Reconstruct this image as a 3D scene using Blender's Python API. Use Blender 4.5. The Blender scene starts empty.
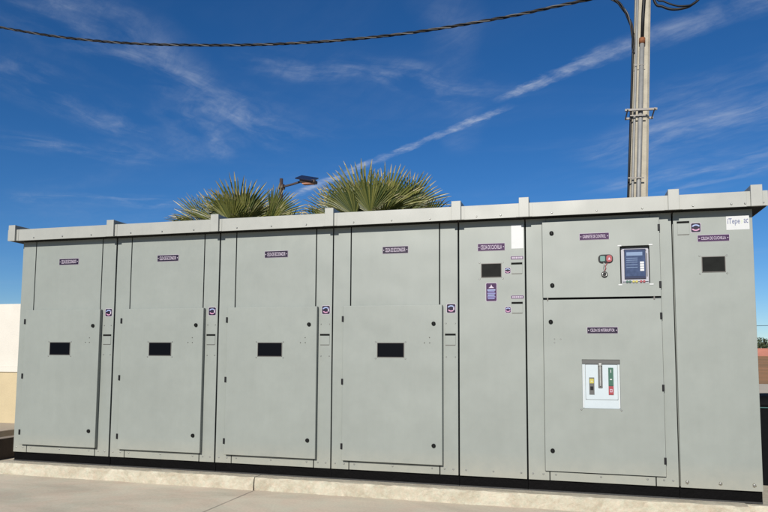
import bpy, bmesh, math, random
from mathutils import Vector, Matrix
random.seed(7)
S = bpy.context.scene
COL = S.collection
PI = math.pi
OZ = 0.245            # height of the cabinets' lower edge above the ground

# ------------------------------------------------------------------ camera
cam_d = bpy.data.cameras.new('camera'); cam = bpy.data.objects.new('camera', cam_d); COL.objects.link(cam)
yaw, pitch, roll = -0.271274, 0.0844974, 0.0058511
fw = Vector((math.sin(yaw)*math.cos(pitch), math.cos(yaw)*math.cos(pitch), math.sin(pitch)))
rt = Vector((math.cos(yaw), -math.sin(yaw), 0)); up = rt.cross(fw)
r2 = rt*math.cos(roll)+up*math.sin(roll); u2 = up*math.cos(roll)-rt*math.sin(roll)
Mx = Matrix((r2, u2, -fw)).transposed().to_4x4()
Mx.translation = Vector((6.68488, -6.98649, 1.23207+OZ))
cam.matrix_world = Mx
cam_d.sensor_width = 36; cam_d.lens = 36*680.253/768; cam_d.shift_y = (295.957-256)/768
cam_d.clip_start = 0.05; cam_d.clip_end = 5000
S.camera = cam

# ------------------------------------------------------------------ light
SUN_EL = math.radians(28); SUN_AZ = math.radians(185)      # azimuth clockwise from +Y: behind the photographer
sd = Vector((math.sin(SUN_AZ)*math.cos(SUN_EL), math.cos(SUN_AZ)*math.cos(SUN_EL), math.sin(SUN_EL)))
sl = bpy.data.lights.new('sun', 'SUN'); sl.energy = 5.0; sl.angle = math.radians(0.53); sl.color = (1, .955, .88)
so = bpy.data.objects.new('sun', sl); COL.objects.link(so); so.location = sd*40
so.rotation_euler = (-sd).to_track_quat('-Z', 'Y').to_euler()
S.view_settings.view_transform = 'Standard'; S.view_settings.look = 'None'
S.view_settings.exposure = 0.4; S.view_settings.gamma = 1; S.view_settings.use_curve_mapping = False

W = bpy.data.worlds.new('World'); S.world = W; W.use_nodes = True
nt = W.node_tree; nt.nodes.clear(); N = nt.nodes; L = nt.links
sky = N.new('ShaderNodeTexSky'); sky.sky_type = 'NISHITA'; sky.sun_disc = False
sky.sun_elevation = SUN_EL; sky.sun_rotation = SUN_AZ; sky.altitude = 1500
sky.air_density = 1.0; sky.dust_density = 0.0; sky.ozone_density = 6.0
tc = N.new('ShaderNodeTexCoord'); sep = N.new('ShaderNodeSeparateXYZ'); L.new(tc.outputs['Generated'], sep.inputs[0])
def mth(op, a, b=None, c=None, clamp=False):
    n = N.new('ShaderNodeMath'); n.operation = op; n.use_clamp = clamp
    for i, v in enumerate((a, b, c)):
        if v is None: continue
        if isinstance(v, (int, float)): n.inputs[i].default_value = v
        else: L.new(v, n.inputs[i])
    return n.outputs[0]
dz = mth('MAXIMUM', sep.outputs[2], 0.02)
U = mth('DIVIDE', sep.outputs[0], dz); V = mth('DIVIDE', sep.outputs[1], dz)      # position on a flat high cloud layer
def comb(a, b, c=0.0):
    n = N.new('ShaderNodeCombineXYZ')
    for i, v in enumerate((a, b, c)):
        if isinstance(v, (int, float)): n.inputs[i].default_value = v
        else: L.new(v, n.inputs[i])
    return n.outputs[0]
def noise(vec, scale, detail=4, rough=.55, dist=0.0):
    n = N.new('ShaderNodeTexNoise'); n.inputs['Scale'].default_value = scale; n.inputs['Detail'].default_value = detail
    n.inputs['Roughness'].default_value = rough; n.inputs['Distortion'].default_value = dist
    L.new(vec, n.inputs['Vector']); return n.outputs['Fac']
def smooth(v, a, b):
    n = N.new('ShaderNodeMapRange'); n.interpolation_type = 'SMOOTHSTEP'; L.new(v, n.inputs[0])
    n.inputs[1].default_value = a; n.inputs[2].default_value = b; n.inputs[3].default_value = 0; n.inputs[4].default_value = 1
    return n.outputs[0]
wob = noise(comb(U, V), 1.6, 3)
Uw = mth('ADD', U, mth('MULTIPLY', mth('SUBTRACT', wob, .5), .35))
wob2 = noise(comb(U, V, 5.0), 1.9, 3)
Vw = mth('ADD', V, mth('MULTIPLY', mth('SUBTRACT', wob2, .5), .35))
total = None
def add(m):
    global total
    total = m if total is None else mth('ADD', total, m)
def along(p, q, u=None, v=None):
    """distance along and across the line p -> q on the cloud layer"""
    dx, dy = q[0]-p[0], q[1]-p[1]; ln = math.hypot(dx, dy); dx /= ln; dy /= ln
    a = mth('SUBTRACT', U if u is None else u, p[0]); b = mth('SUBTRACT', V if v is None else v, p[1])
    t = mth('ADD', mth('MULTIPLY', a, dx), mth('MULTIPLY', b, dy))
    s = mth('SUBTRACT', mth('MULTIPLY', b, dx), mth('MULTIPLY', a, dy))
    return t, s, ln
def trail(p, q, w0, w1, k, soft=.02, ns=9.0):
    t, s, ln = along(p, q)
    fr = noise(comb(t, mth('MULTIPLY', s, 2.2)), ns, 5, .65)
    s = mth('ADD', s, mth('MULTIPLY', mth('SUBTRACT', fr, .5), .10))
    wd = mth('ADD', w0, mth('MULTIPLY', t, (w1-w0)/ln))
    core = mth('SUBTRACT', 1.0, smooth(mth('DIVIDE', mth('ABSOLUTE', s), wd), .05, 1.0))
    ends = mth('MULTIPLY', smooth(t, -.05, .12), mth('SUBTRACT', 1.0, smooth(t, ln-soft, ln+soft)))
    thick = smooth(noise(comb(t, s), ns*.9, 5, .6), .28, .68)
    add(mth('MULTIPLY', mth('MULTIPLY', mth('MULTIPLY', core, ends), thick), k))
def wisp(p, q, w, k, ns=2.0, st=1.9, lo=.36, hi=.82):
    t, s, ln = along(p, q, Uw, Vw)
    core = mth('SUBTRACT', 1.0, smooth(mth('ABSOLUTE', s), 0.0, w))
    ends = mth('MULTIPLY', smooth(t, -.2, .25), mth('SUBTRACT', 1.0, smooth(t, ln-.25, ln+.25)))
    st_n = noise(comb(t, mth('MULTIPLY', s, st), k*7), ns, 6, .58, .25)
    add(mth('MULTIPLY', mth('MULTIPLY', mth('MULTIPLY', core, ends), smooth(st_n, lo, hi)), k))
trail((-.24, 2.715), (-1.9, 4.1), .04, .07, .48)
trail((-.27, 2.64), (.20, 2.25), .035, .085, .42)
trail((.10, 2.33), (1.4, 1.50), .10, .16, .26, .1, 6.0)
wisp((-1.52, 1.2), (-1.28, 2.95), .30, 0.434)
wisp((-1.9, 1.8), (-1.95, 2.85), .30, 0.312)
wisp((-1.45, 2.3), (-1.75, 3.0), .22, 0.364)
wisp((-2.9, 2.2), (-2.1, 2.95), .28, 0.330)
wisp((-1.0, 2.05), (-.3, 2.55), .18, 0.434, 3.2)
wisp((-3.5, 3.6), (-2.4, 4.0), .25, 0.347)
wisp((-.33, 1.7), (-.5, 3.2), .13, 0.122, 2.0, 1.0, .2, .7)
wisp((.15, 3.6), (1.4, 2.3), .42, 0.399)
wisp((.3, 4.4), (1.8, 2.9), .5, 0.364)
wisp((.3, 2.9), (1.0, 2.3), .3, 0.277)
wisp((-1.2, 5.6), (-3.6, 5.2), .8, 0.190)
veil = mth('MULTIPLY', smooth(noise(comb(mth('MULTIPLY', Uw, .6), Vw), .8, 5, .6, .8), .45, .85), .07)
add(veil)
fib = smooth(noise(comb(mth('MULTIPLY', mth('ADD', U, V), 1.0), mth('MULTIPLY', mth('SUBTRACT', U, V), .35)), 9.0, 8, .68, .5), .30, .72)
total = mth('MULTIPLY', total, mth('ADD', .55, mth('MULTIPLY', fib, .85)))
total = mth('MINIMUM', total, .85)
mix = N.new('ShaderNodeMix'); mix.data_type = 'RGBA'
L.new(total, mix.inputs[0])
hsv = N.new('ShaderNodeHueSaturation'); hsv.inputs['Saturation'].default_value = 1.19; hsv.inputs['Hue'].default_value = .504
L.new(sky.outputs[0], hsv.inputs['Color']); L.new(hsv.outputs[0], mix.inputs[6]); mix.inputs[7].default_value = (6.2, 6.9, 8.2, 1)
bg = N.new('ShaderNodeBackground'); bg.inputs['Strength'].default_value = 0.064
L.new(mix.outputs[2], bg.inputs['Color'])
wo = N.new('ShaderNodeOutputWorld'); L.new(bg.outputs[0], wo.inputs['Surface'])

# ------------------------------------------------------------------ materials
MAT = {}
def mat(name, col, rough=.6, metal=0.0, noise_amt=0.0, nscale=8.0, bump=0.0, bscale=60.0, spec=.5, col2=None, dirt=None, coords='Object', stretch=None):
    m = bpy.data.materials.new(name); m.use_nodes = True; t = m.node_tree; b = t.nodes['Principled BSDF']
    if max(col) > .08: col = tuple(x*.66 for x in col); col2 = tuple(x*.66 for x in col2) if col2 else None
    b.inputs['Roughness'].default_value = rough; b.inputs['Metallic'].default_value = metal
    b.inputs['Specular IOR Level'].default_value = spec
    tcn = t.nodes.new('ShaderNodeTexCoord'); vec = tcn.outputs[coords]
    if stretch:
        mp = t.nodes.new('ShaderNodeMapping'); mp.inputs['Scale'].default_value = stretch
        t.links.new(vec, mp.inputs[0]); vec = mp.outputs[0]
    c = (*col, 1)
    if noise_amt > 0 or col2:
        n = t.nodes.new('ShaderNodeTexNoise'); n.inputs['Scale'].default_value = nscale; n.inputs['Detail'].default_value = 8
        n.inputs['Roughness'].default_value = .62
        t.links.new(vec, n.inputs['Vector'])
        r = t.nodes.new('ShaderNodeValToRGB'); r.color_ramp.elements[0].position = .34; r.color_ramp.elements[1].position = .68
        c2 = col2 if col2 else tuple(x*(1-noise_amt) for x in col)
        r.color_ramp.elements[0].color = (*c2, 1); r.color_ramp.elements[1].color = c
        t.links.new(n.outputs['Fac'], r.inputs[0]); t.links.new(r.outputs[0], b.inputs['Base Color'])
    else:
        b.inputs['Base Color'].default_value = c
    if bump > 0:
        n2 = t.nodes.new('ShaderNodeTexNoise'); n2.inputs['Scale'].default_value = bscale; n2.inputs['Detail'].default_value = 6
        t.links.new(vec, n2.inputs['Vector'])
        bp = t.nodes.new('ShaderNodeBump'); bp.inputs['Strength'].default_value = bump; bp.inputs['Distance'].default_value = .02
        t.links.new(n2.outputs['Fac'], bp.inputs['Height']); t.links.new(bp.outputs[0], b.inputs['Normal'])
    MAT[name] = m; return m

def painted_steel(name, col, rough=.42):
    """powder coated sheet: faint oil-canning, dust streaks that run down, slight tone drift"""
    m = bpy.data.materials.new(name); m.use_nodes = True; t = m.node_tree; b = t.nodes['Principled BSDF']; NN = t.nodes; LL = t.links
    tcn = NN.new('ShaderNodeTexCoord'); geo = NN.new('ShaderNodeNewGeometry')
    n1 = NN.new('ShaderNodeTexNoise'); n1.inputs['Scale'].default_value = 1.3; n1.inputs['Detail'].default_value = 5; LL.new(geo.outputs['Position'], n1.inputs['Vector'])
    mp = NN.new('ShaderNodeMapping'); mp.inputs['Scale'].default_value = (6, 6, .8); LL.new(geo.outputs['Position'], mp.inputs[0])
    n2 = NN.new('ShaderNodeTexNoise'); n2.inputs['Scale'].default_value = 1.5; n2.inputs['Detail'].default_value = 7; n2.inputs['Roughness'].default_value = .65; LL.new(mp.outputs[0], n2.inputs['Vector'])
    n3 = NN.new('ShaderNodeTexNoise'); n3.inputs['Scale'].default_value = 9; n3.inputs['Detail'].default_value = 9; n3.inputs['Roughness'].default_value = .7; LL.new(geo.outputs['Position'], n3.inputs['Vector'])
    r1 = NN.new('ShaderNodeMapRange'); LL.new(n1.outputs['Fac'], r1.inputs[0]); r1.inputs[1].default_value = .3; r1.inputs[2].default_value = .7; r1.inputs[3].default_value = .955; r1.inputs[4].default_value = 1.03
    r2_ = NN.new('ShaderNodeMapRange'); LL.new(n2.outputs['Fac'], r2_.inputs[0]); r2_.inputs[1].default_value = .35; r2_.inputs[2].default_value = .8; r2_.inputs[3].default_value = 1.0; r2_.inputs[4].default_value = .95
    r3 = NN.new('ShaderNodeMapRange'); LL.new(n3.outputs['Fac'], r3.inputs[0]); r3.inputs[1].default_value = .35; r3.inputs[2].default_value = .7; r3.inputs[3].default_value = .975; r3.inputs[4].default_value = 1.02
    a = NN.new('ShaderNodeMath'); a.operation = 'MULTIPLY'; LL.new(r1.outputs[0], a.inputs[0]); LL.new(r2_.outputs[0], a.inputs[1])
    a2 = NN.new('ShaderNodeMath'); a2.operation = 'MULTIPLY'; LL.new(a.outputs[0], a2.inputs[0]); LL.new(r3.outputs[0], a2.inputs[1])
    vm = NN.new('ShaderNodeVectorMath'); vm.operation = 'SCALE'; vm.inputs[0].default_value = col; LL.new(a2.outputs[0], vm.inputs['Scale'])
    # splashed dust along the lowest hand's breadth
    sp = NN.new('ShaderNodeSeparateXYZ'); LL.new(geo.outputs['Position'], sp.inputs[0])
    hz = NN.new('ShaderNodeMapRange'); LL.new(sp.outputs[2], hz.inputs[0]); hz.inputs[1].default_value = .235; hz.inputs[2].default_value = .50; hz.inputs[3].default_value = .55; hz.inputs[4].default_value = 0
    dn = NN.new('ShaderNodeMath'); dn.operation = 'MULTIPLY'; LL.new(hz.outputs[0], dn.inputs[0]); LL.new(n3.outputs['Fac'], dn.inputs[1])
    mx = NN.new('ShaderNodeMix'); mx.data_type = 'RGBA'; LL.new(dn.outputs[0], mx.inputs[0]); LL.new(vm.outputs[0], mx.inputs[6]); mx.inputs[7].default_value = (.30, .26, .19, 1)
    LL.new(mx.outputs[2], b.inputs['Base Color'])
    rr = NN.new('ShaderNodeMapRange'); LL.new(n3.outputs['Fac'], rr.inputs[0]); rr.inputs[3].default_value = rough-.07; rr.inputs[4].default_value = rough+.13
    LL.new(rr.outputs[0], b.inputs['Roughness'])
    nb = NN.new('ShaderNodeTexNoise'); nb.inputs['Scale'].default_value = 2.1; nb.inputs['Detail'].default_value = 1; LL.new(geo.outputs['Position'], nb.inputs['Vector'])
    bp = NN.new('ShaderNodeBump'); bp.inputs['Strength'].default_value = .5; bp.inputs['Distance'].default_value = .02; LL.new(nb.outputs['Fac'], bp.inputs['Height'])
    nf = NN.new('ShaderNodeTexNoise'); nf.inputs['Scale'].default_value = 420; nf.inputs['Detail'].default_value = 2; LL.new(geo.outputs['Position'], nf.inputs['Vector'])
    bp2 = NN.new('ShaderNodeBump'); bp2.inputs['Strength'].default_value = .06; bp2.inputs['Distance'].default_value = .004; LL.new(nf.outputs['Fac'], bp2.inputs['Height']); LL.new(bp.outputs[0], bp2.inputs['Normal'])
    LL.new(bp2.outputs[0], b.inputs['Normal'])
    MAT[name] = m; return m
painted_steel('cab', (.185, .202, .184))
painted_steel('cab_roof', (.255, .259, .236), .38)
mat('soffit', (.014, .014, .012), .8, spec=.1)  # near-black colour that deepens the shade under the roof
mat('flange', (.020, .019, .018), .6, 0, .5, 30)  # lighter than the channel: the light it catches is put into the colour
mat('gasket', (.006, .0065, .006), .9, spec=.1)
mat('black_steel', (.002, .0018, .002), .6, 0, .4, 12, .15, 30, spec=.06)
mat('black_plastic', (.007, .007, .008), .4, spec=.2)
mat('zinc', (.55, .55, .52), .38, .8, .3, 40)
mat('dark_zinc', (.14, .13, .12), .5, .6)
mat('window', (.002, .0025, .004), .4, 0, spec=.04)
mat('purple', (.034, .008, .048), .5, 0, .25, 40, spec=.2)
mat('dark_purple', (.009, .004, .019), .5, 0, .25, 40, spec=.2)
mat('label_white', (.58, .50, .60), .5, spec=.3)
mat('sticker_blue', (.32, .40, .66), .4)
mat('sticker_pink', (.60, .28, .45), .4)
mat('sticker_white', (.60, .61, .61), .45, 0, .06, 30)
mat('text_blue', (.10, .12, .24), .5)
mat('text_pale', (.55, .62, .42), .5)
mat('text_lilac', (.18, .18, .42), .5)
mat('hmi_case', (.42, .42, .47), .4)
mat('breaker_white', (.54, .61, .64), .4, 0, .05, 20)
mat('panel_grey', (.0075, .0085, .0075), .55, 0, .4, 12, spec=.08)
mat('recess_grey', (.09, .09, .085), .5)
mat('green', (.015, .10, .06), .5)
mat('teal', (.09, .22, .19), .45)
mat('red', (.32, .025, .035), .5)
mat('yellow', (.48, .42, .06), .5)
mat('white_paint', (.62, .63, .63), .45)
mat('screen_blue', (.075, .10, .19), .15, 0, .35, 25)
mat('screen_pale', (.19, .27, .42), .3)
mat('screen_dark', (.035, .035, .06), .15)
mat('wall_white', (.74, .70, .62), .8, 0, .10, 1.6, .2, 40)
mat('wall_cream', (.60, .49, .30), .8, 0, .16, 1.6, .2, 40)
mat('pink_wall', (.50, .20, .145), .85, 0, .2, .8)
mat('pole_concrete', (.50, .455, .36), .8, 0, .22, 7, .2, 50)
mat('galv_pipe', (.30, .30, .29), .6, .2, .2, 10)
mat('rust', (.30, .10, .03), .8, 0, .4, 30)
mat('cable_black', (.006, .006, .007), .5, spec=.2)
mat('cable_grey', (.03, .028, .028), .5)
mat('lamp_post', (.032, .019, .017), .6)
mat('solar', (.012, .014, .03), .25)
mat('lamp_warm', (.45, .17, .08), .5)
mat('trunk', (.17, .12, .075), .9, 0, .5, 9, .8, 14, col2=(.07, .045, .03))
mat('dead_leaf', (.33, .27, .18), .85, 0, .4, 5)
mat('bin_black', (.0045, .005, .006), .75, 0, .3, 12, spec=.05)
mat('bin_teal', (.01, .06, .06), .5)
mat('earth', (.52, .27, .14), .98, 0, 0, .12, .3, 2, spec=.05, col2=(.30, .20, .11))
mat('low_wall', (.34, .28, .22), .9, 0, .3, 4, .3, 20)
mat('low_wall_shaded', (.10, .072, .052), .85, 0, .3, 4, .3, 20)  # darker copy of the wall colour: shade painted on the side away from the sun

def leafmat(name, col, col2):
    m = bpy.data.materials.new(name); m.use_nodes = True; t = m.node_tree; b = t.nodes['Principled BSDF']
    g = t.nodes.new('ShaderNodeNewGeometry'); r = t.nodes.new('ShaderNodeValToRGB')
    r.color_ramp.elements[0].color = (*col, 1); r.color_ramp.elements[1].color = (*col2, 1)
    t.links.new(g.outputs['Random Per Island'], r.inputs[0]); t.links.new(r.outputs[0], b.inputs['Base Color'])
    b.inputs['Roughness'].default_value = .5
    out = t.nodes['Material Output']; tr = t.nodes.new('ShaderNodeBsdfTranslucent'); mx = t.nodes.new('ShaderNodeMixShader'); mx.inputs[0].default_value = .15
    t.links.new(r.outputs[0], tr.inputs['Color']); t.links.new(b.outputs[0], mx.inputs[1]); t.links.new(tr.outputs[0], mx.inputs[2]); t.links.new(mx.outputs[0], out.inputs['Surface'])
    MAT[name] = m
leafmat('palm_leaf', (.032, .050, .011), (.150, .150, .036))
leafmat('palm_leaf_dark', (.055, .075, .02), (.16, .17, .05))
leafmat('leaf_tip', (.17, .15, .055), (.40, .34, .20))
leafmat('bush_leaf', (.025, .04, .018), (.09, .10, .045))

def concrete(name, base, stain, scale=1.0, bump=.35, streak=None):
    m = bpy.data.materials.new(name); m.use_nodes = True; t = m.node_tree; b = t.nodes['Principled BSDF']; NN = t.nodes; LL = t.links
    g = NN.new('ShaderNodeNewGeometry'); vec = g.outputs['Position']
    mp = NN.new('ShaderNodeMapping'); mp.inputs['Scale'].default_value = (scale*.7, scale*1.5, scale); mp.inputs['Rotation'].default_value = (0, 0, .2); LL.new(vec, mp.inputs[0])
    n1 = NN.new('ShaderNodeTexNoise'); n1.inputs['Scale'].default_value = 1.1; n1.inputs['Detail'].default_value = 8; n1.inputs['Roughness'].default_value = .6; n1.inputs['Distortion'].default_value = .7; LL.new(mp.outputs[0], n1.inputs['Vector'])
    r = NN.new('ShaderNodeValToRGB'); r.color_ramp.elements[0].position = .36; r.color_ramp.elements[1].position = .62
    r.color_ramp.elements[0].color = (*stain, 1); r.color_ramp.elements[1].color = (*base, 1); LL.new(n1.outputs['Fac'], r.inputs[0])
    n2 = NN.new('ShaderNodeTexNoise'); n2.inputs['Scale'].default_value = 38; n2.inputs['Detail'].default_value = 8; n2.inputs['Roughness'].default_value = .75; LL.new(vec, n2.inputs['Vector'])
    r2_ = NN.new('ShaderNodeMapRange'); LL.new(n2.outputs['Fac'], r2_.inputs[0]); r2_.inputs[1].default_value = .3; r2_.inputs[2].default_value = .7; r2_.inputs[3].default_value = .86; r2_.inputs[4].default_value = 1.08
    vm = NN.new('ShaderNodeVectorMath'); vm.operation = 'SCALE'; LL.new(r.outputs[0], vm.inputs[0]); LL.new(r2_.outputs[0], vm.inputs['Scale'])
    n3 = NN.new('ShaderNodeTexNoise'); n3.inputs['Scale'].default_value = 3.1*scale; n3.inputs['Detail'].default_value = 9; n3.inputs['Roughness'].default_value = .68; LL.new(vec, n3.inputs['Vector'])
    r3 = NN.new('ShaderNodeValToRGB'); r3.color_ramp.elements[0].position = .36; r3.color_ramp.elements[1].position = .64
    r3.color_ramp.elements[0].color = (1.03, .975, .94, 1); r3.color_ramp.elements[1].color = (.97, 1.03, 1.0, 1); LL.new(n3.outputs['Fac'], r3.inputs[0])
    v3 = NN.new('ShaderNodeVectorMath'); v3.operation = 'MULTIPLY'; LL.new(vm.outputs[0], v3.inputs[0]); LL.new(r3.outputs[0], v3.inputs[1])
    vo = NN.new('ShaderNodeTexVoronoi'); vo.inputs['Scale'].default_value = 7; LL.new(vec, vo.inputs['Vector'])
    n4 = NN.new('ShaderNodeTexNoise'); n4.inputs['Scale'].default_value = 11; n4.inputs['Detail'].default_value = 6; n4.inputs['Roughness'].default_value = .7; LL.new(vec, n4.inputs['Vector'])
    r4 = NN.new('ShaderNodeMapRange'); LL.new(n4.outputs['Fac'], r4.inputs[0]); r4.inputs[1].default_value = .60; r4.inputs[2].default_value = .76; r4.inputs[3].default_value = 1.0; r4.inputs[4].default_value = .80
    v4 = NN.new('ShaderNodeVectorMath'); v4.operation = 'SCALE'; LL.new(v3.outputs[0], v4.inputs[0]); LL.new(r4.outputs[0], v4.inputs['Scale'])
    r5 = NN.new('ShaderNodeMapRange'); LL.new(vo.outputs['Distance'], r5.inputs[0]); r5.inputs[1].default_value = .03; r5.inputs[2].default_value = .07; r5.inputs[3].default_value = .72; r5.inputs[4].default_value = 1.0
    v5 = NN.new('ShaderNodeVectorMath'); v5.operation = 'SCALE'; LL.new(v4.outputs[0], v5.inputs[0]); LL.new(r5.outputs[0], v5.inputs['Scale'])
    LL.new(v5.outputs[0], b.inputs['Base Color']); b.inputs['Roughness'].default_value = .88
    bp = NN.new('ShaderNodeBump'); bp.inputs['Strength'].default_value = bump; bp.inputs['Distance'].default_value = .02; LL.new(n2.outputs['Fac'], bp.inputs['Height']); LL.new(bp.outputs[0], b.inputs['Normal'])
    MAT[name] = m
concrete('ground', (.49, .425, .340), (.37, .32, .255), .9, .2)
concrete('pad', (.43, .395, .318), (.33, .29, .222), 7.0, .6)
concrete('platform', (.36, .31, .25), (.28, .24, .19), .8, .3)

# ------------------------------------------------------------------ mesh helpers
def box(bm, x0, x1, y0, y1, z0, z1, bev=0.0):
    vs = [bm.verts.new(p) for p in ((x0,y0,z0),(x1,y0,z0),(x1,y1,z0),(x0,y1,z0),(x0,y0,z1),(x1,y0,z1),(x1,y1,z1),(x0,y1,z1))]
    fs = [bm.faces.new([vs[i] for i in f]) for f in ((0,3,2,1),(4,5,6,7),(0,1,5,4),(1,2,6,5),(2,3,7,6),(3,0,4,7))]
    if bev > 0:
        es = set(e for f in fs for e in f.edges)
        bmesh.ops.bevel(bm, geom=list(es), offset=bev, segments=2, affect='EDGES', profile=.5)
def prism(bm, pts, y0, y1):
    """polygon in x-z extruded from y0 (front) to y1"""
    a = [bm.verts.new((x, y0, z)) for x, z in pts]; b = [bm.verts.new((x, y1, z)) for x, z in pts]
    bm.faces.new(a); bm.faces.new(b[::-1]); n = len(pts)
    for i in range(n): bm.faces.new((a[i], b[i], b[(i+1) % n], a[(i+1) % n]))
    bmesh.ops.recalc_face_normals(bm, faces=bm.faces)
def rrect(x0, x1, z0, z1, r, n=5):
    P = []
    for cx, cz, a0 in ((x1-r, z0+r, -PI/2), (x1-r, z1-r, 0), (x0+r, z1-r, PI/2), (x0+r, z0+r, PI)):
        for i in range(n+1):
            a = a0+PI/2*i/n; P.append((cx+r*math.cos(a), cz+r*math.sin(a)))
    return P
def frame(bm, x0, x1, z0, z1, w, y0, y1):
    box(bm, x0, x1, y0, y1, z1-w, z1); box(bm, x0, x1, y0, y1, z0, z0+w)
    box(bm, x0, x0+w, y0, y1, z0+w, z1-w); box(bm, x1-w, x1, y0, y1, z0+w, z1-w)
def disc(bm, x, z, r, y0, y1, n=16, dome=False):
    """short round button whose axis is Y; y1 = rear"""
    rings = [(r, y1), (r, y0)] if not dome else [(r, y1), (r*.85, y1+(y0-y1)*.55), (r*.5, y1+(y0-y1)*.9)]
    prev = None
    for rr, yy in rings:
        ring = [bm.verts.new((x+rr*math.cos(2*PI*i/n), yy, z+rr*math.sin(2*PI*i/n))) for i in range(n)]
        if prev:
            for i in range(n): bm.faces.new((prev[i], ring[i], ring[(i+1) % n], prev[(i+1) % n]))
        prev = ring
    bm.faces.new(prev)
    bmesh.ops.recalc_face_normals(bm, faces=bm.faces)
def tube(bm, pts, r, n=8, caps=True):
    pts = [Vector(p) for p in pts]; rad = r if isinstance(r, (list, tuple)) else [r]*len(pts)
    prev = None; ref = Vector((0.13, 0.21, 0.97))
    for i, p in enumerate(pts):
        d = (pts[min(i+1, len(pts)-1)]-pts[max(i-1, 0)]).normalized()
        a = d.cross(ref)
        if a.length < .05: a = d.cross(Vector((1, 0, 0)))
        a.normalize(); b = d.cross(a)
        ring = [bm.verts.new(p+(a*math.cos(2*PI*k/n)+b*math.sin(2*PI*k/n))*rad[i]) for k in range(n)]
        if prev:
            for k in range(n): bm.faces.new((prev[k], prev[(k+1) % n], ring[(k+1) % n], ring[k]))
        elif caps: bm.faces.new(ring[::-1])
        prev = ring
    if caps: bm.faces.new(prev)
def mesh(name, bm, m, parent=None, smooth=False, loc=None):
    me = bpy.data.meshes.new(name); bm.to_mesh(me); bm.free()
    for mm in (m if isinstance(m, (list, tuple)) else [m]): me.materials.append(MAT[mm])
    if smooth:
        for p in me.polygons: p.use_smooth = True
    o = bpy.data.objects.new(name, me); COL.objects.link(o)
    if parent: o.parent = parent
    if loc: o.location = loc
    return o
def tag(o, label, cat, group=None):
    o['label'] = label; o['category'] = cat
    if group: o['group'] = group
    return o
def thing(name, label, cat, loc, group=None):
    o = bpy.data.objects.new(name, None); COL.objects.link(o); o.location = loc; o.empty_display_size = .1
    return tag(o, label, cat, group)
def struct(o, kind='structure'): o['kind'] = kind; return o
def part(name, m, parent, fn, smooth=False):
    bm = bmesh.new(); fn(bm); return mesh(name, bm, m, parent, smooth)
def text(name, s, x0, x1, z0, z1, y, m, parent, bold=.0):
    """raised lettering fitted into a rectangle on a face that looks to -Y"""
    cu = bpy.data.curves.new(name, 'FONT'); cu.body = s; cu.extrude = .0006; cu.offset = bold; cu.resolution_u = 3
    o = bpy.data.objects.new(name, cu); COL.objects.link(o)
    bpy.context.view_layer.update()
    me = bpy.data.meshes.new_from_object(o.evaluated_get(bpy.context.evaluated_depsgraph_get()))
    bpy.data.objects.remove(o)
    xs = [v.co.x for v in me.vertices]; ys = [v.co.y for v in me.vertices]
    a, b, c, d = min(xs), max(xs), min(ys), max(ys)
    for v in me.vertices:
        v.co = Vector((x0+(v.co.x-a)/(b-a)*(x1-x0), y-v.co.z, z0+(v.co.y-c)/(d-c)*(z1-z0)))
    me.materials.clear(); me.materials.append(MAT[m])
    r = bpy.data.objects.new(name, me); COL.objects.link(r); r.parent = parent; return r
def children(o): return [c for c in COL.objects if c.parent == o]
def copy_tree(o, parent=None):
    c = o.copy(); COL.objects.link(c)
    if parent: c.parent = parent
    for ch in children(o): copy_tree(ch, c)
    return c

# ------------------------------------------------------------------ ground and setting
bm = bmesh.new()
def sheet(bm, x0, x1, y0, y1, z): bm.faces.new([bm.verts.new(p) for p in ((x0,y0,z),(x1,y0,z),(x1,y1,z),(x0,y1,z))])
sheet(bm, -400, 400, -60, 600, 0)
struct(mesh('ground', bm, 'ground'))
# saw-cut joints of the yard slab
def joint(bm, x0, y0, x1, y1, w=.004):
    n = 40; d = Vector((x1-x0, y1-y0, 0)).normalized(); s = Vector((-d.y, d.x, 0))
    L_, R_ = [], []
    for i in range(n+1):
        p = Vector((x0+(x1-x0)*i/n, y0+(y1-y0)*i/n, .004)); ww = w*random.uniform(.5, 1.4)
        L_.append(bm.verts.new(p+s*ww)); R_.append(bm.verts.new(p-s*ww))
    for i in range(n): bm.faces.new((L_[i], R_[i], R_[i+1], L_[i+1]))
mat('joint', (.42, .37, .31), .95)
bm = bmesh.new()
for xj in (3.35, -.6, 7.3): joint(bm, xj, -12, xj, -.16)
joint(bm, -12, -3.6, 20, -3.6)
struct(mesh('ground_joints', bm, 'joint'))
# bare field that climbs gently to the far wall
bm = bmesh.new()
NX, NY = 60, 24; g = {}
for i in range(NX+1):
    for j in range(NY+1):
        x = -120+i*6.0; y = 33+j*(170/NY); z = .012+max(0, (y-36))*.0155+(random.uniform(-.05, .05) if j > 1 else 0)
        g[i, j] = bm.verts.new((x, y, z))
for i in range(NX):
    for j in range(NY): bm.faces.new((g[i, j], g[i+1, j], g[i+1, j+1], g[i, j+1]))
struct(mesh('field', bm, 'earth', smooth=True))
# the raised platform left of the cabinets
bm = bmesh.new(); box(bm, -40, -1.9, .2, 7.2, -.3, .245, .01)
struct(mesh('platform', bm, 'platform'))

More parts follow.
